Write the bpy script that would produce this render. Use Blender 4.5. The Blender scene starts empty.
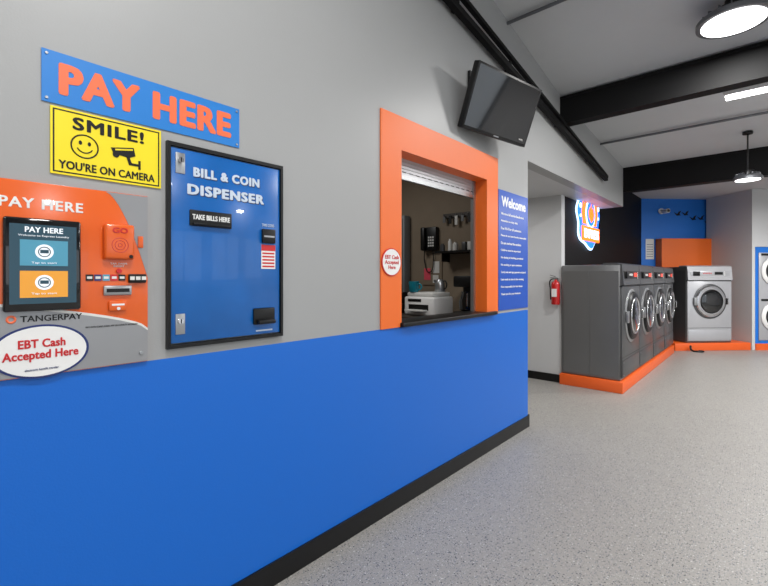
import bpy, bmesh, math, random
from mathutils import Vector, Matrix
R=math.radians
scene=bpy.context.scene
scene.view_settings.view_transform='Standard'
scene.view_settings.look='None'
scene.view_settings.exposure=0.0

# ---------------------------------------------------------------- materials
def lin(c):
    return tuple(((v/255)/12.92 if v/255<=0.04045 else ((v/255+0.055)/1.055)**2.4) for v in c)
def mat(name,rgb,rough=0.5,metal=0.0,emit=0.0,noise=0.04,nscale=8.0,coat=0.0,bump=0.0,bscale=200,emis=None,spec=0.5):
    m=bpy.data.materials.new(name); m.use_nodes=True
    nt=m.node_tree; b=nt.nodes['Principled BSDF']
    col=lin(rgb)
    tc=nt.nodes.new('ShaderNodeTexCoord')
    n=nt.nodes.new('ShaderNodeTexNoise'); n.inputs['Scale'].default_value=nscale; n.inputs['Detail'].default_value=3
    nt.links.new(tc.outputs['Object'],n.inputs['Vector'])
    mx=nt.nodes.new('ShaderNodeMix'); mx.data_type='RGBA'
    mx.inputs[6].default_value=tuple(v*(1-noise) for v in col)+(1,)
    mx.inputs[7].default_value=tuple(min(1,v*(1+noise)) for v in col)+(1,)
    nt.links.new(n.outputs['Fac'],mx.inputs[0])
    nt.links.new(mx.outputs[2],b.inputs['Base Color'])
    b.inputs['Roughness'].default_value=rough
    b.inputs['Metallic'].default_value=metal
    b.inputs['Coat Weight'].default_value=coat
    b.inputs['Specular IOR Level'].default_value=spec
    if emit>0:
        b.inputs['Emission Color'].default_value=lin(emis or rgb)+(1,)
        b.inputs['Emission Strength'].default_value=emit
    if bump>0:
        n2=nt.nodes.new('ShaderNodeTexNoise'); n2.inputs['Scale'].default_value=bscale
        nt.links.new(tc.outputs['Object'],n2.inputs['Vector'])
        bp=nt.nodes.new('ShaderNodeBump'); bp.inputs['Strength'].default_value=bump; bp.inputs['Distance'].default_value=0.002
        nt.links.new(n2.outputs['Fac'],bp.inputs['Height']); nt.links.new(bp.outputs['Normal'],b.inputs['Normal'])
    return m

GREY=(157,158,158); BLUE=(4,100,198)
def wall_two_tone():
    m=mat('wall_paint_grey_blue',GREY,0.42,noise=0.015,nscale=2,bump=0.15,bscale=150)
    nt=m.node_tree; b=nt.nodes['Principled BSDF']
    old=b.inputs['Base Color'].links[0].from_socket
    g=nt.nodes.new('ShaderNodeNewGeometry'); sp=nt.nodes.new('ShaderNodeSeparateXYZ')
    nt.links.new(g.outputs['Position'],sp.inputs[0])
    mt=nt.nodes.new('ShaderNodeMath'); mt.operation='LESS_THAN'; mt.inputs[1].default_value=1.056
    nt.links.new(sp.outputs['Z'],mt.inputs[0])
    mx=nt.nodes.new('ShaderNodeMix'); mx.data_type='RGBA'
    nt.links.new(mt.outputs[0],mx.inputs[0]); nt.links.new(old,mx.inputs[6]); mx.inputs[7].default_value=lin(BLUE)+(1,)
    nt.links.new(mx.outputs[2],b.inputs['Base Color'])
    return m
def floor_mat():
    m=mat('epoxy_flake_floor',(148,145,140),0.42,noise=0.07,nscale=1.5,spec=.4)
    nt=m.node_tree; b=nt.nodes['Principled BSDF']
    cur=b.inputs['Base Color'].links[0].from_socket
    tc=nt.nodes.new('ShaderNodeTexCoord')
    for sc,th,colr,gtv in ((110,0.32,(120,120,119),.45),(130,0.3,(176,174,170),.5),(70,0.24,(52,56,62),.55),(95,0.27,(90,98,110),.58),(60,.2,(196,194,190),.75)):
        v=nt.nodes.new('ShaderNodeTexVoronoi'); v.inputs['Scale'].default_value=sc
        mp=nt.nodes.new('ShaderNodeMapping'); mp.inputs['Location'].default_value=(sc,sc*.37,0)
        nt.links.new(tc.outputs['Object'],mp.inputs[0]); nt.links.new(mp.outputs[0],v.inputs['Vector'])
        lt=nt.nodes.new('ShaderNodeMath'); lt.operation='LESS_THAN'; lt.inputs[1].default_value=th
        nt.links.new(v.outputs['Distance'],lt.inputs[0])
        sp=nt.nodes.new('ShaderNodeSeparateColor'); nt.links.new(v.outputs['Color'],sp.inputs[0])
        gt=nt.nodes.new('ShaderNodeMath'); gt.operation='GREATER_THAN'; gt.inputs[1].default_value=gtv
        nt.links.new(sp.outputs[0],gt.inputs[0])
        mu=nt.nodes.new('ShaderNodeMath'); mu.operation='MULTIPLY'
        nt.links.new(lt.outputs[0],mu.inputs[0]); nt.links.new(gt.outputs[0],mu.inputs[1])
        mx=nt.nodes.new('ShaderNodeMix'); mx.data_type='RGBA'
        nt.links.new(mu.outputs[0],mx.inputs[0]); nt.links.new(cur,mx.inputs[6]); mx.inputs[7].default_value=lin(colr)+(1,)
        cur=mx.outputs[2]
    nt.links.new(cur,b.inputs['Base Color'])
    return m

M={}
M['wall']=wall_two_tone()
M['floor']=floor_mat()
M['grey']=mat('grey_paint',GREY,0.5,noise=0.015,nscale=2)
M['white_wall']=mat('light_wall_paint',(198,199,200),0.5,noise=0.01)
M['ceil']=mat('ceiling_paint',(194,196,198),0.7,noise=0.02)
M['blk_wall']=mat('black_wall_paint',(12,12,14),0.6,spec=.15)
M['black']=mat('black_satin',(15,15,16),0.4,spec=.35)
M['blackgloss']=mat('black_gloss',(8,9,12),0.08,coat=0.5)
M['beam']=mat('black_steel_beam',(9,9,10),0.6,spec=.2)
M['orange']=mat('orange_paint',(234,108,34),0.45,noise=0.02)
M['base_or']=mat('orange_plinth_paint',(230,96,34),0.4)
M['bluewall']=mat('blue_paint',(22,112,208),0.5,noise=0.02)
M['signblue']=mat('sign_blue',(30,122,202),0.4)
M['welblue']=mat('welcome_sign_blue',(26,80,178),0.4)
M['signor']=mat('sign_orange',(236,112,70),0.4)
M['white']=mat('white_plastic',(230,230,228),0.4)
M['offwhite']=mat('offwhite_print',(218,218,214),0.5)
M['yellow']=mat('sign_yellow',(240,218,24),0.4)
M['kor']=mat('kiosk_orange',(222,94,28),0.25,coat=0.3)
M['kgrey']=mat('kiosk_grey_metal',(150,151,153),0.32,metal=0.35)
M['steel']=mat('brushed_steel',(170,172,174),0.3,metal=0.8)
M['dblue']=mat('dispenser_blue',(4,94,172),0.25,coat=0.4,noise=0.38,nscale=4)
M['dtext']=mat('dispenser_text',(196,208,222),0.4)
M['lettershadow']=mat('letter_shadow_blue',(12,40,90),0.4)
M['red']=mat('red_print',(196,28,34),0.4)
M['navy']=mat('navy_print',(26,44,104),0.4)
M['screen_teal']=mat('screen_teal',(70,140,165),0.2,emit=0.2)
M['screen_white']=mat('screen_white',(230,236,242),0.2,emit=0.25)
M['screen_or']=mat('screen_amber',(222,150,40),0.2,emit=0.2)
M['screen_dark']=mat('screen_dark',(22,62,78),0.15,emit=0.1)
M['wash']=mat('washer_grey_steel',(112,113,114),0.36,metal=0.45,noise=0.05,nscale=3)
M['wash2']=mat('washer_front_grey',(84,85,87),0.35,metal=0.4)
M['washlight']=mat('washer_light_steel',(180,181,185),0.3,metal=0.3)
M['chrome']=mat('chrome',(205,205,208),0.18,metal=0.95)
M['glass']=mat('washer_door_glass',(10,12,15),0.05,coat=1.0)
M['office']=mat('office_wall',(132,118,100),0.7,noise=0.08)
M['officedk']=mat('office_door_grey',(126,130,132),0.5)
M['teal']=mat('teal_ceramic',(30,140,158),0.2)
M['pink']=mat('pink_note',(230,80,100),0.6)
M['wood']=mat('desk_laminate',(60,52,46),0.5,noise=0.2)
M['exred']=mat('extinguisher_red',(186,18,18),0.25,coat=0.5)
M['lens']=mat('lamp_lens',(255,255,255),0.5,emit=4.0)
M['alu']=mat('lamp_aluminium',(110,112,116),0.4,metal=0.6)
M['ledw']=mat('led_white',(190,220,255),0.4,emit=2.4)
M['ledb']=mat('led_blue',(20,110,235),0.4,emit=1.6)
M['ledo']=mat('led_orange',(255,110,25),0.4,emit=2.0)
M['display']=mat('display_red',(220,60,40),0.3,emit=0.6)
M['tube']=mat('tube_diffuser',(255,255,255),0.5,emit=5.0)
gm=bpy.data.materials.new('window_glass'); gm.use_nodes=True
nt=gm.node_tree; nt.nodes.clear(); o=nt.nodes.new('ShaderNodeOutputMaterial'); t=nt.nodes.new('ShaderNodeBsdfTransparent'); g=nt.nodes.new('ShaderNodeBsdfGlossy'); g.inputs['Roughness'].default_value=0.02
f=nt.nodes.new('ShaderNodeMixShader'); f.inputs[0].default_value=0.06
nt.links.new(t.outputs[0],f.inputs[1]); nt.links.new(g.outputs[0],f.inputs[2]); nt.links.new(f.outputs[0],o.inputs[0]); M['glasspane']=gm

# ---------------------------------------------------------------- helpers
def link(o,parent=None):
    scene.collection.objects.link(o)
    if parent: o.parent=parent
    return o
def root(name,loc=(0,0,0),rz=0,rx=90,parent=None):
    e=bpy.data.objects.new(name,None); e.empty_display_size=0.1
    e.location=loc; e.rotation_euler=(R(rx),0,R(rz)); return link(e,parent)
def froot(name,loc=(0,0,0),rz=0): return root(name,loc,rz,0)
def from_bm(bm,name,m,parent=None,smooth=False):
    bmesh.ops.recalc_face_normals(bm,faces=bm.faces)
    me=bpy.data.meshes.new(name); bm.to_mesh(me); bm.free()
    me.materials.append(M[m] if isinstance(m,str) else m)
    if smooth:
        for p in me.polygons: p.use_smooth=True
        try: me.set_sharp_from_angle(angle=R(40))
        except Exception: pass
    return link(bpy.data.objects.new(name,me),parent)
def addbox(bm,lo,hi):
    vs=[bm.verts.new((x,y,z)) for x in (lo[0],hi[0]) for y in (lo[1],hi[1]) for z in (lo[2],hi[2])]
    for f in ((0,1,3,2),(4,6,7,5),(0,4,5,1),(2,3,7,6),(0,2,6,4),(1,5,7,3)): bm.faces.new([vs[i] for i in f])
def box(p,name,lo,hi,m,bev=0.0,seg=2):
    bm=bmesh.new(); addbox(bm,lo,hi)
    if bev>0: bmesh.ops.bevel(bm,geom=bm.edges[:],offset=bev,segments=seg,affect='EDGES',profile=0.5)
    return from_bm(bm,name,m,p,bev>0)
def boxes(p,name,lst,m):
    bm=bmesh.new()
    for lo,hi in lst: addbox(bm,lo,hi)
    return from_bm(bm,name,m,p)
def prisms(p,name,plist,z0,z1,m,axis='z'):
    bm=bmesh.new()
    def V(a,b,c): return (a,b,c) if axis=='z' else (c,a,b)
    for pts in plist:
        lo=[bm.verts.new(V(a,b,z0)) for a,b in pts]; hi=[bm.verts.new(V(a,b,z1)) for a,b in pts]
        bm.faces.new(lo[::-1]); bm.faces.new(hi); n=len(pts)
        for i in range(n): bm.faces.new((lo[i],lo[(i+1)%n],hi[(i+1)%n],hi[i]))
    return from_bm(bm,name,m,p)
def prism(p,name,pts,z0,z1,m,axis='z'): return prisms(p,name,[pts],z0,z1,m,axis)
def lathe(p,name,prof,m,c=(0,0,0),axis='z',seg=40,sx=1,sy=1):
    bm=bmesh.new(); rings=[]
    for r,z in prof:
        ring=[]
        for i in range(seg):
            a=2*math.pi*i/seg; x,y=r*math.cos(a)*sx,r*math.sin(a)*sy
            v={'z':(x,y,z),'y':(x,z,-y),'x':(z,x,y)}[axis]
            ring.append(bm.verts.new((v[0]+c[0],v[1]+c[1],v[2]+c[2])))
        rings.append(ring)
    for a,b in zip(rings,rings[1:]):
        for i in range(seg): bm.faces.new((a[i],a[(i+1)%seg],b[(i+1)%seg],b[i]))
    bm.faces.new(rings[0][::-1]); bm.faces.new(rings[-1])
    return from_bm(bm,name,m,p,True)
def cyl(p,name,c,r,h,m,axis='z',seg=32,sx=1,sy=1):
    e=min(r,h)*0.1
    return lathe(p,name,[(r-e,0),(r,e),(r,h-e),(r-e,h)],m,c,axis,seg,sx,sy)
def torus(p,name,c,Rr,r,m,seg=48,ms=12,sx=1,sy=1):
    bm=bmesh.new(); rings=[]
    for i in range(seg):
        a=2*math.pi*i/seg; ring=[]
        for j in range(ms):
            b=2*math.pi*j/ms; q=Rr+r*math.cos(b)
            ring.append(bm.verts.new((c[0]+q*math.cos(a)*sx,c[1]+q*math.sin(a)*sy,c[2]+r*math.sin(b))))
        rings.append(ring)
    for i in range(seg):
        for j in range(ms):
            bm.faces.new((rings[i][j],rings[(i+1)%seg][j],rings[(i+1)%seg][(j+1)%ms],rings[i][(j+1)%ms]))
    return from_bm(bm,name,m,p,True)
def tube(p,name,pts,r,m,cyclic=False,smooth=False):
    cu=bpy.data.curves.new(name,'CURVE'); cu.dimensions='3D'; cu.bevel_depth=r; cu.bevel_resolution=4; cu.use_fill_caps=True
    s=cu.splines.new('BEZIER' if smooth else 'POLY')
    if smooth:
        s.bezier_points.add(len(pts)-1)
        for b,q in zip(s.bezier_points,pts): b.co=q; b.handle_left_type=b.handle_right_type='AUTO'
    else:
        s.points.add(len(pts)-1)
        for b,q in zip(s.points,pts): b.co=(*q,1)
    s.use_cyclic_u=cyclic
    tmp=bpy.data.objects.new('tmp',cu); scene.collection.objects.link(tmp)
    me=bpy.data.meshes.new_from_object(tmp.evaluated_get(bpy.context.evaluated_depsgraph_get()))
    bpy.data.objects.remove(tmp)
    for q in me.polygons: q.use_smooth=True
    me.materials.clear(); me.materials.append(M[m]); me.name=name
    return link(bpy.data.objects.new(name,me),p)
def text(p,name,body,cx,cy,z,w,h,m,bold=0.0,shear=0.0,depth=0.0015,ls=1.0,align='CENTER',space=1.0,serif=False):
    cu=bpy.data.curves.new(name,'FONT'); cu.body=body; cu.size=1; cu.align_x=align; cu.extrude=0.01; cu.shear=shear
    cu.space_line=ls; cu.space_character=space+bold*.8; cu.resolution_u=3
    tmp=bpy.data.objects.new('tmp',cu); scene.collection.objects.link(tmp)
    me=bpy.data.meshes.new_from_object(tmp.evaluated_get(bpy.context.evaluated_depsgraph_get()))
    bpy.data.objects.remove(tmp)
    if bold>0:   # heavy weight: union of shifted copies of each glyph
        vs=[v.co.copy() for v in me.vertices]; fs=[tuple(q.vertices) for q in me.polygons]; nv=[];nf=[]
        for k,(dx,dy) in enumerate(((0,0),(bold,0),(-bold,0),(0,bold*.7),(0,-bold*.7),(bold*.7,bold*.6),(-bold*.7,-bold*.6),(bold*.7,-bold*.6),(-bold*.7,bold*.6))):
            o=len(nv); nv+=[(v.x+dx,v.y+dy,v.z-(0.0008*k if v.z>0 else 0)) for v in vs]; nf+=[tuple(i+o for i in f) for f in fs]
        me=bpy.data.meshes.new(name); me.from_pydata(nv,[],nf)
    xs=[v.co.x for v in me.vertices]; ys=[v.co.y for v in me.vertices]
    x0,x1,y0,y1=min(xs),max(xs),min(ys),max(ys)
    for v in me.vertices:
        v.co=((v.co.x-(x0+x1)/2)/(x1-x0)*w+cx,(v.co.y-(y0+y1)/2)/(y1-y0)*h+cy,z+(v.co.z+0.01)/0.02*depth)
    me.materials.clear(); me.materials.append(M[m]); me.name=name
    return link(bpy.data.objects.new(name,me),p)
def arc(cx,cy,r,a0,a1,n=16,sx=1,sy=1): return [(cx+r*sx*math.cos(R(a0+(a1-a0)*i/n)),cy+r*sy*math.sin(R(a0+(a1-a0)*i/n))) for i in range(n+1)]
def circ(cx,cy,r,n=32,sx=1,sy=1): return arc(cx,cy,r,0,360*(n-1)/n,n-1,sx,sy)
def bar(p,name,a,b,w,h,m):
    a=Vector(a);b=Vector(b);d=(b-a);L=d.length
    o=box(p,name,(0,-w/2,-h/2),(L,w/2,h/2),m)
    o.location=a; o.rotation_euler=d.to_track_quat('X','Z').to_euler(); return o

# ---------------------------------------------------------------- room shell
def C(y):
    if y<4.62: return 3.234+0.2*(4.62-y)
    if y<7.17: return 3.234-0.1*(y-4.62)
    return 2.979
XR=6.5; YB=-3.2; YF=15.5; XB=-.35
box(None,'floor',(-3.2,YB,-0.1),(XR,YF,0),'floor')
prisms(None,'ceiling',[[(YB,C(YB)),(4.62,C(4.62)),(4.62,C(4.62)+.12),(YB,C(YB)+.12)],
                       [(4.62,C(4.62)),(7.17,C(7.17)),(7.17,C(7.17)+.12),(4.62,C(4.62)+.12)],
                       [(7.17,C(7.17)),(YF,C(YF)),(YF,C(YF)+.12),(7.17,C(7.17)+.12)]],-3.2,XR,'ceil','x')
WY0,WY1,WZ0,WZ1=1.945,3.0,1.06,2.11
prisms(None,'wall_left',[
  [(YB,0),(WY0,0),(WY0,C(WY0)),(YB,C(YB))],
  [(WY0,0),(WY1,0),(WY1,WZ0-.01),(WY0,WZ0-.01)],
  [(WY0,WZ1),(WY1,WZ1),(WY1,C(WY1)),(WY0,C(WY0))],
  [(WY1,0),(3.76,0),(3.76,C(3.76)),(WY1,C(WY1))],
  [(3.76,2.4),(4.62,2.4),(4.62,C(4.62)),(3.76,C(3.76))],
  [(4.62,2.4),(7.17,2.4),(7.17,C(7.17)),(4.62,C(4.62))]],-.12,0,'wall','x')
box(None,'ceiling_hall',(-3.1,3.78,2.4),(-.12,7.17,2.48),'white_wall')
box(None,'wall_hall_far',(-3.1,5.6,0),(XB,5.72,2.4),'white_wall')
box(None,'wall_hall_left',(-3.2,3.64,0),(-3.1,5.72,2.4),'white_wall')
prisms(None,'wall_black',[[(5.72,0),(10.3,0),(10.3,2.4),(5.72,2.4)],[(7.17,2.4),(10.3,2.4),(10.3,2.979),(7.17,2.979)]],XB-.12,XB,'blk_wall','x')
box(None,'wall_office_far',(-3.1,3.64,0),(-.12,3.78,2.6),'office')
box(None,'wall_office_near',(-2.3,0.9,0),(-.12,1.0,2.6),'office')
box(None,'wall_office_back',(-2.3,1.0,0),(-2.2,3.64,2.6),'office')
box(None,'ceiling_office',(-2.3,0.9,2.6),(-.12,3.78,2.68),'office')
# diagonal far wall (45 deg)
RZ=45.6
D=Vector((math.cos(R(RZ)),math.sin(R(RZ)),0)); N=Vector((math.sin(R(RZ)),-math.cos(R(RZ)),0))
W0=Vector((-.3,10.28,0))
def diag(name,s0,s1,z0,z1,d0,d1,m):
    o=box(None,name,(s0,d0,z0),(s1,d1,z1),m); o.location=W0; o.rotation_euler=(0,0,R(RZ)); return o
diag('wall_far_blue',-.1,2.02,0,2.979,0,.12,'bluewall')
diag('wall_far',2.02,7.0,0,2.979,0,.12,'white_wall')
diag('wall_accent_bulkhead',.24,2.0,0,2.14,-.18,0,'orange')
bm=bmesh.new()
for a,b in [(-3.2,-2.4),(-.2,.3),(2.5,3.0),(5.2,5.7),(7.9,15.5)]: addbox(bm,(XR,a,.35),(XR+.15,b,2.6))
addbox(bm,(XR,YB,0),(XR+.15,YF,.35)); 
from_bm(bm,'wall_right','white_wall')
prisms(None,'wall_right_top',[[(YB,2.6),(4.62,2.6),(4.62,C(4.62)),(YB,C(YB))],[(4.62,2.6),(YF,2.6),(YF,2.979),(7.17,2.979),(4.62,C(4.62))]],XR,XR+.15,'white_wall','x')
for i,(a,b) in enumerate(((-2.4,-.2),(.3,2.5),(3.0,5.2),(5.7,7.9))):  # unseen windows, added so world light enters from the right
    r=froot('window_%d'%(i+1),(XR+.05,a,.35))
    boxes(r,'frame',[((0,0,0),(.06,b-a,.06)),((0,0,2.19),(.06,b-a,2.25)),((0,0,.06),(.06,.06,2.19)),((0,b-a-.06,.06),(.06,b-a,2.19)),((0,(b-a)/2-.03,.06),(.06,(b-a)/2+.03,2.19))],'black')
    box(r,'pane',(.025,.06,.06),(.035,b-a-.06,2.19),M['glasspane'])
box(None,'wall_back',(-.12,YB-.12,0),(XR+.15,YB,C(YB)),'grey')
box(None,'wall_front_end',(-3.2,YF,0),(XR+.15,YF+.1,2.979),'white_wall')
box(None,'baseboard_left',(0,YB,0),(.010,3.774,.102),'black')
box(None,'baseboard_left_end',(-.12,3.78,0),(0,3.794,.102),'black')
box(None,'baseboard_hall',(-3.1,5.585,0),(XB,5.6,.1),'black')
# orange service window trim
T=.009
fr=[((0,1.778,1.056),(T,WY0,2.295)),((0,WY1,1.056),(T,3.169,2.295)),((0,WY0,WZ1),(T,WY1,2.295)),
    ((-.12,WY1-.012,WZ0+.02),(T,WY1,WZ1)),((-.12,WY0,WZ0+.02),(T,WY0+.012,WZ1)),((-.12,WY0+.012,WZ1-.012),(T,WY1-.012,WZ1))]
sw=froot('service_window')
boxes(sw,'orange_surround',fr,'orange')
box(sw,'counter_ledge',(-.16,WY0+.002,1.055),(.035,3.12,1.082),'black',.006)
bm=bmesh.new()
for k in range(5): addbox(bm,(-.115,WY0+.012,WZ1-.03-.022*k),(-.10,WY1-.012,WZ1-.012-.022*k+.001))
from_bm(bm,'roller_shutter','washlight',sw)
box(sw,'shutter_bottom_rail',(-.118,WY0+.012,WZ1-.145),(-.094,WY1-.012,WZ1-.12),'steel')
bm=bmesh.new()
for k in range(14): addbox(bm,(-.0995,WY0+.08+.07*k,WZ1-.10),(-.0985,WY0+.12+.07*k,WZ1-.094))
from_bm(bm,'shutter_slots','black',sw)
boxes(sw,'shutter_guides',[((-.118,WY1-.04,1.082),(-.09,WY1-.012,WZ1-.012)),((-.118,WY0+.012,1.082),(-.09,WY0+.04,WZ1-.012))],'steel')
e=root('accepted_cards_oval',(T,1.862,1.435),90,parent=sw)
prism(e,'oval_rim',circ(0,0,.084,40,1,.95),0,.006,'red')
prism(e,'oval_face',circ(0,0,.078,40,1,.95),.006,.007,'white')
text(e,'oval_lettering','EBT Cash\nAccepted\nHere',0,0,.007,.12,.08,'red',bold=.02,ls=.95)
# beams
def ibeam(name,y0,y1,z0,z1):
    r=froot(name)
    boxes(r,'flanges',[((.0,y0,z0),(XR,y1,z0+.025)),((0,y0,z1-.025),(XR,y1,z1))],'beam')
    box(r,'web',(0,y0+.005,z0+.025),(XR,y0+.03,z1-.025),'beam')
    box(r,'web_back',(0,y1-.03,z0+.025),(XR,y1-.005,z1-.025),'beam')
ibeam('ceiling_beam',4.56,4.70,2.94,3.225)
ibeam('ceiling_beam.001',7.17,7.33,2.62,2.979)
r=froot('sloped_brace_rail')
bar(r,'lower_rail',(.05,1.6,3.30),(.05,6.08,2.617),.045,.045,'beam')
bar(r,'upper_rail',(.05,2.0,3.37),(.05,6.12,2.655),.035,.03,'beam')
for yy in (2.5,3.3,4.4,5.4):
    z=3.30-.1525*(yy-1.6); boxes(r,'tie',[((0.0,yy,z),(.05,yy+.03,z+.09*(6.1-yy)/3.3))],'beam')

# ---------------------------------------------------------------- wall signs
def wroot(name,y,z,x=0.0): return root(name,(x,y,z),90)
s=wroot('pay_here_sign',.275,1.878)
box(s,'panel',(0,0,.0),(.643,.158,.004),'signblue')
text(s,'lettering','PAY HERE',.324,.080,.004,.565,.098,'signor',bold=.055,space=1.05)
for a in (.012,.631):
    for b in (.012,.146): cyl(s,'screw',(a,b,.004),.004,.003,'steel')
s=wroot('security_camera_warning_sign',.296,1.665)
box(s,'panel',(0,0,.0),(.317,.205,.005),'yellow')
boxes(s,'border',[((.006,.006,.005),(.311,.010,.0056)),((.006,.195,.005),(.311,.199,.0056)),((.006,.010,.005),(.010,.195,.0056)),((.307,.010,.005),(.311,.195,.0056))],'black')
text(s,'smile_lettering','SMILE!',.158,.165,.005,.205,.040,'black',bold=.035,space=1.1)
text(s,'camera_lettering',"YOU'RE ON CAMERA",.158,.032,.005,.275,.027,'black',bold=.03)
torus(s,'smiley_face',(.088,.098,.005),.036,.0022,'black')
for dx in (-.012,.012): prism(s,'smiley_eye',circ(.088+dx,.108,.0045,16,1,1.5),.005,.0062,'black')
tube(s,'smiley_mouth',[(a,b,.0055) for a,b in arc(.088,.100,.022,205,335)],.0018,'black')
prism(s,'camera_icon_body',[(.16,.112),(.228,.125),(.234,.098),(.215,.088),(.168,.094)],.005,.0065,'black')
prism(s,'camera_icon_stripe',[(.172,.110),(.225,.120),(.226,.115),(.173,.105)],.0065,.007,'yellow')
prism(s,'camera_icon_lens',circ(.175,.092,.010,20),.0065,.0072,'black')
prism(s,'camera_icon_arm',[(.206,.09),(.216,.09),(.222,.072),(.243,.072),(.243,.064),(.214,.064)],.005,.0065,'black')
prism(s,'camera_icon_mount',[(.243,.054),(.250,.054),(.250,.084),(.243,.084)],.005,.0065,'black')

# payment kiosk
k=wroot('payment_kiosk',0,0)
KZ=.010
box(k,'backplate',(.15,1.058,-.002),(.568,1.63,KZ),'kor',.002)
def flat(name,pts,m,z0=KZ,z1=KZ+.001): return prism(k,name,pts,z0,z1,m)
flat('grey_swoosh_top',[(.440,1.628)]+[(.440+.127*t,1.628-.28*t**1.6) for t in (0.1,.2,.3,.4,.5,.6,.7,.8,.9,1.0)]+[(.567,1.628)],'kgrey')
sw_=[(.567-.415*t,1.165+.105*t**.6) for t in (0,.05,.1,.2,.3,.4,.5,.6,.7,.8,.9,1.0)]
flat('grey_swoosh_bottom',[(.152,1.06),(.567,1.06)]+sw_,'kgrey')
flat('white_stripe',sw_+[(a,b+.008) for a,b in sw_[::-1]],'offwhite',KZ,KZ+.0013)
text(k,'pay_here_lettering','PAY HERE',.278,1.566,KZ,.20,.030,'white',bold=.03,space=1.1)
box(k,'tablet_bezel',(.186,1.250,KZ),(.370,1.522,KZ+.016),'blackgloss',.007,3)
TB=KZ+.016
box(k,'tablet_display',(.199,1.272,TB),(.357,1.503,TB+.0008),'screen_dark')
text(k,'tablet_title','PAY HERE',.278,1.488,TB+.0008,.09,.016,'screen_white',bold=.03)
text(k,'tablet_subtitle','Welcome to Express Laundry',.278,1.470,TB+.0008,.12,.007,'screen_white')
box(k,'tile_top',(.222,1.383,TB),(.335,1.458,TB+.0018),'screen_teal')
box(k,'tile_bottom',(.222,1.290,TB),(.335,1.368,TB+.0018),'screen_or')
for cz in (1.424,1.334):
    prism(k,'tile_icon',circ(.278,cz,.022,24),TB+.0018,TB+.0025,'screen_white')
    torus(k,'tile_icon_ring',(.278,cz,TB+.0025),.014,.0012,'screen_dark')
    box(k,'tile_card',(.268,cz-.004,TB+.0025),(.288,cz+.006,TB+.003),'screen_dark')
    text(k,'tile_lettering','Tap to start',.278,cz-.033,TB+.0018,.06,.007,'screen_white')
box(k,'card_reader_body',(.432,1.408,KZ),(.520,1.524,KZ+.022),'kor',.008,3)
text(k,'reader_lettering','GO',.476,1.503,KZ+.022,.045,.018,'red',bold=.03)
for i in range(3): torus(k,'nfc_wave',(.476,1.455,KZ+.022),.006+.009*i,.0010,'red',24,8)
cyl(k,'reader_sensor',(.508,1.418,KZ+.021),.006,.003,'black')
box(k,'reader_indicator',(.535,1.45,KZ),(.552,1.490,KZ+.005),'kor',.002)
text(k,'reader_note_lettering','TAP, SWIPE\nINSERT',.478,1.390,KZ,.05,.014,'white')
for i,(c1) in enumerate(('black','navy','screen_teal','red','black')):
    box(k,'card_logo',(.385+.023*i,1.338,KZ),(.405+.023*i,1.358,KZ+.0025),c1)
    box(k,'card_logo_inner',(.388+.023*i,1.344,KZ+.0025),(.402+.023*i,1.352,KZ+.003),'offwhite')
cyl(k,'status_lamp',(.478,1.370,KZ),.008,.006,'red')
box(k,'card_slot_bezel',(.505,1.330,KZ),(.560,1.360,KZ+.012),'black',.004)
for i in range(3): box(k,'card_logo_small',(.508+.018*i,1.340,KZ+.012),(.522+.018*i,1.352,KZ+.013),'offwhite')
box(k,'receipt_slot_bezel',(.432,1.290,KZ),(.515,1.322,KZ+.010),'steel',.004)
box(k,'receipt_slot',(.440,1.300,KZ+.01),(.507,1.312,KZ+.011),'black')
box(k,'bill_acceptor',(.447,1.238,KZ),(.500,1.272,KZ+.010),'kor',.004)
box(k,'bill_acceptor_slot',(.455,1.256,KZ+.010),(.492,1.262,KZ+.011),'white')
cyl(k,'bill_acceptor_knob',(.474,1.246,KZ+.010),.005,.004,'white')
text(k,'brand_lettering','TANGERPAY',.300,1.228,KZ+.001,.150,.018,'black',bold=.02)
torus(k,'brand_ring',(.205,1.228,KZ+.001),.009,.003,'signor',24,8)
text(k,'fine_print_lettering','PAY WITH CARD, CASH, APP OR LOYALTY ACCOUNT',.46,1.190,KZ+.001,.15,.006,'black')
cyl(k,'key_lock',(.545,1.09,KZ),.006,.006,'steel')
e=froot('accepted_cards_oval'); e.parent=k; e.location=(.275,1.130,0)
prism(e,'oval_rim',circ(0,0,.118,48,1,.67),KZ+.001,KZ+.003,'navy')
prism(e,'oval_face',circ(0,0,.111,48,1,.66),KZ+.003,KZ+.004,'white')
text(e,'oval_lettering','EBT Cash\nAccepted Here',0,.004,KZ+.004,.180,.066,'red',bold=.035,ls=.95)
text(e,'oval_fine_print','electronic benefit transfer',0,-.052,KZ+.004,.08,.006,'navy')

# bill & coin dispenser
d=wroot('bill_coin_dispenser',.63,1.09)
Wd,Hd=.492,.75
DZ=.012
boxes(d,'frame',[((0,0,0),(Wd,.014,.018)),((0,Hd-.014,0),(Wd,Hd,.018)),((0,.014,0),(.012,Hd-.014,.018)),((Wd-.012,.014,0),(Wd,Hd-.014,.018))],'black')
box(d,'door',(.015,.018,0),(Wd-.015,Hd-.018,DZ),'dblue',.002)
for zz in (.050,.640):
    box(d,'lock_plate',(.030,zz,DZ),(.064,zz+.075,DZ+.003),'steel',.001)
    cyl(d,'lock_cylinder',(.047,zz+.048,DZ+.003),.011,.008,'chrome'); box(d,'lock_key_slot',(.045,zz+.04,DZ+.011),(.049,zz+.056,DZ+.0115),'black')
for dz,m2,dd in ((DZ,'lettershadow',.003),(DZ+.001,'dtext',0)):
    text(d,'title_lettering','BILL & COIN',.235+dd,.655-dd,dz,.28,.036,m2,bold=.06,space=1.1)
    text(d,'dispenser_lettering','DISPENSER',.235+dd,.588-dd,dz,.325,.040,m2,bold=.06,space=1.1)
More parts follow.
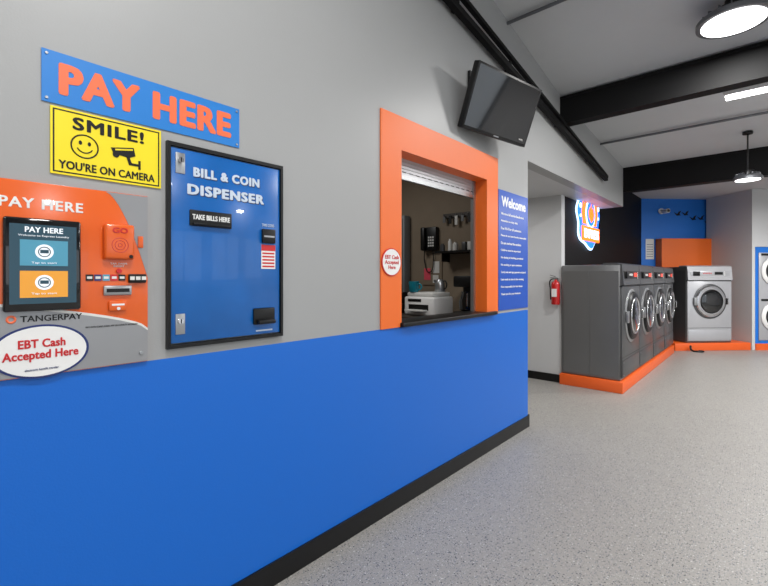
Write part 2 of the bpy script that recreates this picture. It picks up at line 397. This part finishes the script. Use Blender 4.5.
box(d,'bill_slot_bezel',(.080,.452,DZ),(.248,.512,DZ+.006),'black',.003)
text(d,'bill_slot_lettering','TAKE BILLS HERE',.164,.486,DZ+.006,.15,.020,'white',bold=.04)
box(d,'bill_slot_lip',(.090,.456,DZ+.006),(.238,.463,DZ+.016),'black',.002)
box(d,'validator_panel',(.385,.405,DZ),(.450,.465,DZ+.012),'black',.004)
box(d,'validator_slot',(.392,.43,DZ+.012),(.443,.437,DZ+.013),'steel')
box(d,'instruction_label',(.385,.295,DZ),(.454,.398,DZ+.0015),'white')
box(d,'label_header',(.385,.372,DZ+.0015),(.454,.398,DZ+.002),'red')
for i in range(5): box(d,'label_line',(.390,.302+.014*i,DZ+.0015),(.449,.309+.014*i,DZ+.002),'red')
text(d,'coin_lettering','TAKE COINS',.418,.482,DZ,.06,.012,'dtext')
box(d,'coin_tray_bezel',(.345,.060,DZ),(.448,.128,DZ+.008),'black',.006)
box(d,'coin_tray_lip',(.355,.062,DZ+.008),(.438,.080,DZ+.035),'black',.006)
box(d,'brand_plate',(.36,.030,DZ),(.44,.036,DZ+.0005),'dtext')

# welcome sign
s=wroot('welcome_sign',3.185,1.078)
box(s,'panel',(0,0,.0),(.562,.98,.006),'welblue')
text(s,'title_lettering','Welcome',.28,.89,.006,.46,.085,'white',bold=.04)
lines=['We are a full service laundromat','Attendant on duty daily','Free Wi-Fi for all customers','Please do not leave laundry unattended','Do not overload the machines','Children must be supervised','No dyeing of clothing permitted','No smoking or open containers','Card, coin and app payment accepted','Last wash at nine in the evening','Not responsible for lost items','Thank you for your business']
for i,l in enumerate(lines):
    w=min(.48,.0135*len(l)); text(s,'rule_lettering',l,.04+w/2,.79-.060*i,.006,w,.022,'white',bold=.02)

# TV
tv=root('wall_mounted_tv',(.19,2.90,2.577),80.3,111)
box(tv,'cabinet',(-.37,-.215,-.045),(.37,.215,0),'black',.008)
box(tv,'bezel',(-.37,-.215,0),(.37,.215,.006),'black',.003)
box(tv,'display_panel',(-.355,-.193,.006),(.355,.200,.007),'blackgloss')
box(tv,'rear_housing',(-.22,-.15,-.085),(.22,.13,-.045),'black',.01)
box(tv,'brand_plate',(-.03,-.207,.006),(.03,-.199,.0068),'steel')
text(tv,'sticker_lettering','WARNING',.29,-.17,.007,.05,.012,'offwhite')
b=wroot('tv_wall_bracket',2.62,2.42)
box(b,'wall_plate',(0.1,.03,.0),(.15,.42,.02),'black'); box(b,'wall_plate_far',(.38,.03,.0),(.43,.42,.02),'black')
box(b,'cross_rail',(.1,.19,.02),(.43,.24,.035),'black'); box(b,'arm',(.2,.10,.02),(.24,.28,.06),'black')

# ---------------------------------------------------------------- washers
def washer(name,loc,rz,W,H,dp,body,front,light=False):
    w=root(name,loc,rz)
    box(w,'cabinet',(0,0,-dp),(W,H*.985,-.012),body,.01)
    box(w,'front_panel',(.008,.03,-.012),(W-.008,H*.80,.006),front,.006)
    bm=bmesh.new()
    pts=[(.81*H,-.012),(.81*H,.025),(.985*H,.002),(H,-.05),(H,-.20),(.985*H,-.20),(.985*H,-.012)]
    A=[bm.verts.new((.004,a,b)) for a,b in pts]; B=[bm.verts.new((W-.004,a,b)) for a,b in pts]
    bm.faces.new(A); bm.faces.new(B[::-1])
    for i in range(len(pts)): bm.faces.new((A[i],A[(i+1)%len(pts)],B[(i+1)%len(pts)],B[i]))
    from_bm(bm,'control_console',front,w)
    cy=.895*H
    box(w,'control_label',(.06*W,cy-.05,.008),(.94*W,cy+.05,.018),'black' if not light else 'washlight',.003)
    box(w,'display',(.60*W,cy-.02,.018),(.78*W,cy+.03,.021),'display' if not light else 'black')
    for i in range(4): cyl(w,'program_button',(.82*W,cy-.035+.022*i,.018),.008,.006,'white',seg=16)
    box(w,'card_reader',(.12*W,cy-.04,.018),(.26*W,cy+.04,.035),'black',.004)
    text(w,'brand_lettering','WASH',.43*W,cy+.005,.018,.17,.03,'white' if not light else 'red',bold=.02)
    cx,cz,r=W*.5,H*.535,W*.335
    lathe(w,'door_surround',[(r*1.10,.0),(r*1.10,.008),(r*1.05,.016),(r*.98,.018),(r*.7,.018)],'steel' if not light else 'wash2',(cx,cz,.006),'z',56)
    lathe(w,'door_ring',[(r*.98,.0),(r*.99,.012),(r*.94,.030),(r*.82,.036),(r*.68,.032),(r*.64,.02)],'chrome' if light else 'black',(cx,cz,.02),'z',56)
    torus(w,'door_gasket',(cx,cz,.052),r*.72,.012,'chrome' if not light else 'black')
    lathe(w,'door_glass',[(r*.71,0),(r*.70,.010),(r*.55,.022),(r*.3,.030),(r*.05,.033)],'glass',(cx,cz,.044),'z',48)
    box(w,'door_hinge',(cx-r*1.12,cz-.07,.02),(cx-r*.90,cz+.07,.05),'steel',.006)
    box(w,'door_latch',(cx+r*.92,cz-.06,.02),(cx+r*1.12,cz+.06,.048),'black',.008)
    tube(w,'door_handle',[(cx+r*1.02,cz-.05,.045),(cx+r*1.02,cz-.05,.075),(cx+r*1.02,cz+.05,.075),(cx+r*1.02,cz+.05,.045)],.008,'chrome')
    box(w,'kick_panel',(.02,.035,.006),(W-.02,.17*H,.012),front,.004)
    boxes(w,'panel_seams',[((.01,.19*H,.004),(W-.01,.194*H,.0075)),((0.0,.795*H,-.02),(W,.802*H,.0075))],'black')
    for a in (.05,W-.05):
        for bb in (.06,.15*H): cyl(w,'screw',(a,bb,.012),.006,.004,'steel',seg=12)
    boxes(w,'side_panel',[((-.004,.03,-dp+.03),(0,H*.93,-dp*.52)),((-.004,.03,-dp*.50),(0,H*.93,-.03))],body)
    for a in (.08,W-.08):
        for bz in (-.08,-dp+.08): cyl(w,'foot',(a,-.006,bz),.02,.01,'black','y',16)
    return w
plinth=froot('washer_plinth')
box(plinth,'curb',(XB+.003,5.52,0),(.37,9.16,.136),'base_or',.006)
for i in range(4):
    washer('washing_machine'+('' if i==0 else '.%03d'%i),(.35,5.55+.895*i,.142),90,.885,1.375,.68,'wash','wash2')
F0=Vector((.33,9.37,0))
pl=froot('washer_plinth.001',F0,RZ)
box(pl,'curb',(.03,0,0),(1.50,.86,.136),'base_or',.006)
p=F0+D*.28; 
washer('washing_machine.004',(p.x-N.x*.03,p.y-N.y*.03,.142),RZ,.87,1.42,.78,'wash','washlight',True)

# dryer bulkhead + stacked dryers
DR=F0+D*1.58
o=boxes(None,'wall_bulkhead',[((-.06,.0,0),(0,1.04,2.979)),((0,.0,1.91),(4.2,.06,2.979))],'white_wall'); o.location=DR; o.rotation_euler=(0,0,R(RZ))
def stack(dr,W):
    box(dr,'plinth',(0.004,0,-.9),(W,.12,.02),'base_or')
    box(dr,'surround',(0.004,.12,-.9),(W,1.905,.0),'bluewall')
    box(dr,'dryer_front_panel',(.06,.18,.0),(W-.06,1.80,.02),'washlight',.006)
    for cz in (.62,1.46):
        cx=W*.5; r=.25
        lathe(dr,'door_ring',[(r*1.05,0),(r*1.08,.02),(r,.04),(r*.85,.045),(r*.8,.03)],'white',(cx,cz,.02),'z',48)
        lathe(dr,'door_glass',[(r*.8,0),(r*.78,.02),(r*.4,.03),(r*.05,.032)],'glass',(cx,cz,.035),'z',48)
        box(dr,'handle',(cx+r*.95,cz-.05,.03),(cx+r*1.10,cz+.05,.07),'steel',.006)
        box(dr,'control_strip',(.10,cz+.285,.02),(W-.10,cz+.325,.03),'black',.004)
        box(dr,'display',(.3,cz+.292,.03),(.45,cz+.318,.032),'display')
dr=root('stacked_dryer',(DR.x,DR.y,0),RZ); stack(dr,.72)
for i in (1,2,3):
    q=DR+D*.725*i; stack(root('stacked_dryer.%03d'%i,(q.x,q.y,0),RZ),.72)

# LED logo sign on black wall
s=root('led_logo_sign',(XB,6.62,2.20),90)
def blob(a,b): return [(a*math.cos(R(t))*(1+.08*math.sin(R(t*7))),b*math.sin(R(t))*(1+.08*math.cos(R(t*5)))) for t in range(0,360,6)]
prism(s,'backer_glow_edge',blob(.50,.44),.012,.03,'ledw')
prism(s,'backer',blob(.475,.415),.03,.04,'ledb')
prism(s,'flame_outer',[(-.30,-.10),(-.36,.06),(-.31,.22),(-.24,.16),(-.20,.31),(-.10,.24),(-.02,.40),(.08,.26),(.17,.35),(.22,.20),(.31,.26),(.36,.08),(.30,-.10)],.04,.05,'ledo')
prism(s,'drum_white',circ(0,.06,.21,40),.05,.056,'ledw')
prism(s,'drum_blue',circ(0,.06,.175,40),.056,.062,'ledb')
prism(s,'flame',[(-.10,.0),(-.12,.09),(-.06,.15),(-.05,.10),(0,.21),(.04,.11),(.08,.15),(.12,.05),(.08,-.03),(0,-.07)],.062,.068,'ledo')
for a,b,c in ((-.41,.14,.035),(.41,.17,.035),(-.36,.27,.022),(.36,.29,.022),(-.41,0,.022),(.41,.03,.022)): prism(s,'bubble',circ(a,b,c,20),.04,.05,'ledw')
box(s,'name_banner',(-.38,-.34,.045),(.38,-.13,.072),'ledo',.01)
text(s,'name_lettering','EXPRESS',0,-.235,.072,.68,.13,'ledw',bold=.04)
for a in (-.3,.3): cyl(s,'standoff',(a,0,0),.01,.014,'steel')

# fire extinguisher on hall wall end
fx=froot('fire_extinguisher',(-.400,5.535,1.0))
lathe(fx,'cylinder_body',[(.045,0),(.052,.01),(.052,.25),(.045,.28),(.02,.30),(.016,.32)],'exred',(0,0,0))
box(fx,'valve',(-.018,-.018,.318),(.018,.018,.345),'steel',.004)
bar(fx,'lever_top',(0,.0,.355),(-.06,-.03,.375),.018,.006,'black'); bar(fx,'lever_bottom',(0,0,.345),(-.06,-.03,.34),.018,.006,'black')
tube(fx,'hose',[(-.015,0,.33),(-.06,-.01,.31),(-.064,-.01,.2),(-.058,-.01,.06)],.007,'black',smooth=True)
box(fx,'label',(-.03,-.0545,.1),(.03,-.045,.2),'white'); box(fx,'wall_hook',(-.015,.03,.15),(.015,.065,.34),'steel')

# small things on the far wall
s=root('bird_wall_decal',tuple(W0+D*.62+N*.001),RZ); s.location.z=0
for i in range(6):
    cx=.10+.17*i; cy=2.66-.045*i+.05*(i%2); q=.085
    prism(s,'bird_silhouette',[(cx-q,cy+q*.5),(cx-q*.45,cy+q*.25),(cx-q*.1,cy+q*.1),(cx+q*.2,cy+q*.6),(cx+q*.9,cy+q*.9),(cx+q*.45,cy+q*.1),(cx+q*.75,cy-q*.25),(cx+q*.3,cy-q*.25),(cx-q*.2,cy-q*.35),(cx-q*.55,cy-q*.05)],0,.004,'black')
s=root('wall_notice',tuple(W0+D*.02+N*.001),RZ); s.location.z=1.72
box(s,'sheet',(.0,.0,0),(.18,.42,.004),'offwhite'); 
for i in range(6): box(s,'line',(.02,.05+.05*i,.004),(.16,.06+.05*i,.005),'navy')
s=root('security_camera',tuple(W0+D*.35+N*.001),RZ); s.location.z=2.72
cyl(s,'mount',(0,0,0),.06,.03,'white'); cyl(s,'stem',(0,0,.03),.02,.06,'white'); cyl(s,'barrel',(0,-.02,.08),.045,.14,'white'); cyl(s,'lens',(0,-.02,.22),.03,.01,'blackgloss')
def pipe(name,pts,r,m='alu'): 
    q=froot(name); tube(q,'pipe',pts,r,m); return q
pipe('ceiling_conduit',[(0.0,6.0,3.065),(6.5,6.0,3.065)],.014)
pipe('sprinkler_pipe',[(0.0,3.35,3.46),(6.5,3.35,3.46)],.014)
hs=froot('drain_hose'); hp=F0+D*.30+N*.06
tube(hs,'hose',[(hp.x-.02,hp.y,.10),(hp.x,hp.y-.04,.03),(hp.x+.10,hp.y-.05,.016),(hp.x+.16,hp.y+.04,.016),(hp.x+.10,hp.y+.02,.016)],.016,'black',smooth=True)

# ---------------------------------------------------------------- lamps
LP=.66
def arealight(name,loc,size,power,parent,shape='DISK',sy=None,col=(1,.985,.965)):
    l=bpy.data.lights.new(name,'AREA'); l.shape=shape; l.size=size
    if sy: l.size_y=sy
    l.energy=power*LP; l.color=col
    o=bpy.data.objects.new(name,l); link(o,parent); o.location=loc; return o
def highbay(name,x,y,z,r,power,drop=False):
    h=froot(name,(x,y,z))
    lathe(h,'reflector_rim',[(r*.88,0.0),(r,.0),(r,.03),(r*.92,.045),(r*.5,.055)],'alu')
    lathe(h,'driver_housing',[(r*.5,.05),(r*.5,.09),(r*.44,.11)],'black')
    for i in range(16):
        a=2*math.pi*i/16; o=box(h,'fin',(r*.5,-.003,.05),(r*.85,.003,.075),'alu'); o.rotation_euler=(0,0,a)
    lathe(h,'lens',[(r*.86,-.004),(r*.86,.001)],'lens')
    top=C(y)-z
    if top>.12: cyl(h,'suspension_rod',(0,0,.1),.008,top-.1,'black'); cyl(h,'ceiling_canopy',(0,0,top-.03),.05,.03,'black')
    arealight('lamp',(0,0,-.006),r*1.7,power,h)
    return h
highbay('high_bay_light',1.43,4.0,3.19,.222,65)
highbay('pendant_light',1.44,6.55,2.48,.135,35)
n=1
for x,y,z,pw in ((1.43,.6,3.6,75),(1.43,-2.0,3.9,80),(4.4,3.95,3.15,80),(4.4,.6,3.6,70),(4.4,-2.0,3.9,80),(4.4,6.55,2.7,90),(4.4,9.0,2.75,110),(2.4,8.6,2.75,115)):  # extra fixtures out of view, added as fill light for the room
    highbay('high_bay_light.%03d'%n,x,y,z,.235,pw); n+=1
t=froot('linear_tube_light',(0,5.3,3.06))
box(t,'housing',(1.30,-.05,.03),(2.6,.05,.07),'white',.005); box(t,'diffuser',(1.31,-.04,.0),(2.59,.04,.03),'tube',.008)
arealight('lamp',(1.95,0,-.003),1.26,60,t,'RECTANGLE',.07)
ol=froot('office_fill_light',(-1.2,2.4,2.56)); box(ol,'panel',(-.3,-.3,0),(.3,.3,.04),'white'); arealight('lamp',(0,0,-.002),.5,16,ol,'SQUARE')  # added lamp out of view that lights the closed office
hl=froot('hall_fill_light',(-1.3,4.7,2.36)); box(hl,'panel',(-.3,-.3,0),(.3,.3,.04),'white'); arealight('lamp',(0,0,-.002),.5,15,hl,'SQUARE')  # unseen lamp, added to brighten the hall wall

# ---------------------------------------------------------------- office contents
of=froot('office_desk')
box(of,'top',(-1.6,2.95,.97),(-.2,3.62,1.0),'wood',.004); boxes(of,'legs',[((-1.58,2.97,0),(-1.52,3.03,.97)),((-.28,2.97,0),(-.22,3.03,.97)),((-1.58,3.55,0),(-1.52,3.61,.97)),((-.28,3.55,0),(-.22,3.61,.97))],'wood')
pr=froot('printer',(-.92,3.12,1.0))
box(pr,'body',(0,0,0),(.34,.32,.17),'white',.02,3); box(pr,'lid',(.02,.02,.17),(.32,.30,.21),'offwhite',.015); box(pr,'output_slot',(.06,-.004,.05),(.28,.01,.10),'black'); box(pr,'paper_tray',(.07,-.08,.045),(.27,.0,.055),'offwhite'); box(pr,'control_panel',(.05,-.003,.125),(.2,.01,.15),'black')
mg=froot('coffee_mug',(-.84,3.17,1.21))
lathe(mg,'cup',[(.036,0),(.044,.01),(.050,.10),(.046,.10),(.040,.012)],'teal'); h=torus(mg,'handle',(0,0,0),.026,.007,'teal'); h.rotation_euler=(R(90),0,0); h.location=(.060,0,.05)
kt=froot('electric_kettle',(-.665,3.34,1.21))
lathe(kt,'kettle_body',[(.045,0),(.05,.01),(.046,.07),(.034,.11),(.025,.12)],'steel'); tube(kt,'kettle_handle',[(.035,0,.10),(.060,0,.10),(.066,0,.04),(.045,0,.03)],.006,'black',smooth=True); bar(kt,'kettle_spout',(-.035,0,.07),(-.065,0,.11),.018,.014,'steel')
cm=froot('coffee_maker',(-.50,3.30,1.0))
box(cm,'base',(0,0,0),(.2,.26,.04),'black',.01); box(cm,'column',(0,.17,.03),(.2,.26,.34),'black',.01); box(cm,'head',(0,.0,.26),(.2,.26,.36),'black',.015)
lathe(cm,'carafe',[(.055,.045),(.075,.06),(.08,.13),(.055,.20),(.06,.22)],'glass',(.1,.09,0)); box(cm,'warming_lamp',(.08,-.003,.015),(.12,.002,.025),'display')
ph=root('wall_phone',(-1.06,3.64,1.62),0)
box(ph,'base',(0,0,0),(.18,.24,.06),'black',.01); box(ph,'handset',(.01,.0,.06),(.06,.24,.10),'black',.015)
for i in range(12): box(ph,'key',(.085+.026*(i%3),.04+.028*(i//3),.06),(.103+.026*(i%3),.058+.028*(i//3),.064),'offwhite')
tube(ph,'cord',[(.03,0,.05),(.02,-.12,.03),(.08,-.22,.03),(.13,-.08,.03),(.12,0,.03)],.005,'black',smooth=True)
pbd=root('pinboard',(-1.08,3.64,1.27),0)
box(pbd,'board',(0,0,-.003),(.24,.26,.012),'office')
for a,b,c,dd,m2 in ((.02,.05,.08,.12,'pink'),(.13,.12,.08,.12,'offwhite'),(.13,.02,.07,.08,'offwhite')): box(pbd,'note',(a,b,.012),(a+c,b+dd,.014),m2)
random.seed(7)
def shelf(name,x,z,W):
    sh=root(name,(x,3.64,z),0)
    box(sh,'board',(0,0,0),(W,.02,.20),'black'); boxes(sh,'brackets',[((.03,-.08,0),(.045,0,.12)),((W-.045,-.08,0),(W-.03,0,.12))],'black')
    x=.01
    while x<W-.08:
        w_=random.uniform(.035,.08); h_=random.uniform(.06,.16); mm=random.choice(['black','wash','black','officedk','offwhite','wash2','officedk'])
        if random.random()<.5: lathe(sh,'jar',[(w_/2,.0),(w_/2,h_*.8),(w_*.3,h_*.9),(w_*.3,h_)],mm,(x+w_/2,.02,.11),'y',20)
        else: box(sh,'box',(x,.02,.03),(x+w_,.02+h_,.03+random.uniform(.08,.16)),mm,.003)
        x+=w_+random.uniform(.01,.05)
    return sh
shelf('storage_shelf',-.80,1.58,.52)
kr=root('key_hook_rail',(-.82,3.64,1.94),0); box(kr,'rail',(0,0,0),(.42,.04,.02),'wood')
for i in range(6):
    tube(kr,'hook',[(.03+.07*i,.02,.02),(.03+.07*i,.01,.05),(.03+.07*i,.025,.06)],.004,'steel'); box(kr,'key_tag',(.015+.07*i,-.05-.015*(i%3),.04),(.045+.07*i,.01,.048),('wash','black','offwhite')[i%3])
cb=root('office_cabinet',(-1.62,3.62,0),0)
box(cb,'carcass',(0,1.0,.0),(.38,2.0,.10),'officedk',.004); box(cb,'door',(.02,1.03,.10),(.36,1.97,.115),'officedk',.004); cyl(cb,'knob',(.33,1.45,.115),.012,.02,'steel')
rg=froot('cash_register',(-1.35,3.05,1.0)); box(rg,'drawer',(0,0,0),(.34,.36,.09),'black',.008)
bm=bmesh.new()
pts=[(0,.09),(.30,.09),(.30,.2),(.2,.2),(0,.12)]
A=[bm.verts.new((.03,a,b)) for a,b in pts]; B=[bm.verts.new((.31,a,b)) for a,b in pts]; bm.faces.new(A); bm.faces.new(B[::-1])
for i in range(5): bm.faces.new((A[i],A[(i+1)%5],B[(i+1)%5],B[i]))
from_bm(bm,'keyboard_housing','black',rg); box(rg,'display',(.1,.22,.2),(.26,.25,.28),'blackgloss',.004)

# ---------------------------------------------------------------- world + camera
w=bpy.data.worlds.new('daylight'); scene.world=w; w.use_nodes=True
bg=w.node_tree.nodes['Background']; bg.inputs[0].default_value=(.86,.93,1.0,1); bg.inputs[1].default_value=1.7
cam=bpy.data.cameras.new('camera'); co=bpy.data.objects.new('camera',cam); link(co)
co.location=(1.62,0,1.35); co.rotation_euler=(R(90),0,R(41.8))
cam.sensor_width=36; cam.lens=430/768*36; cam.shift_y=-16/768; cam.clip_start=.05
scene.camera=co
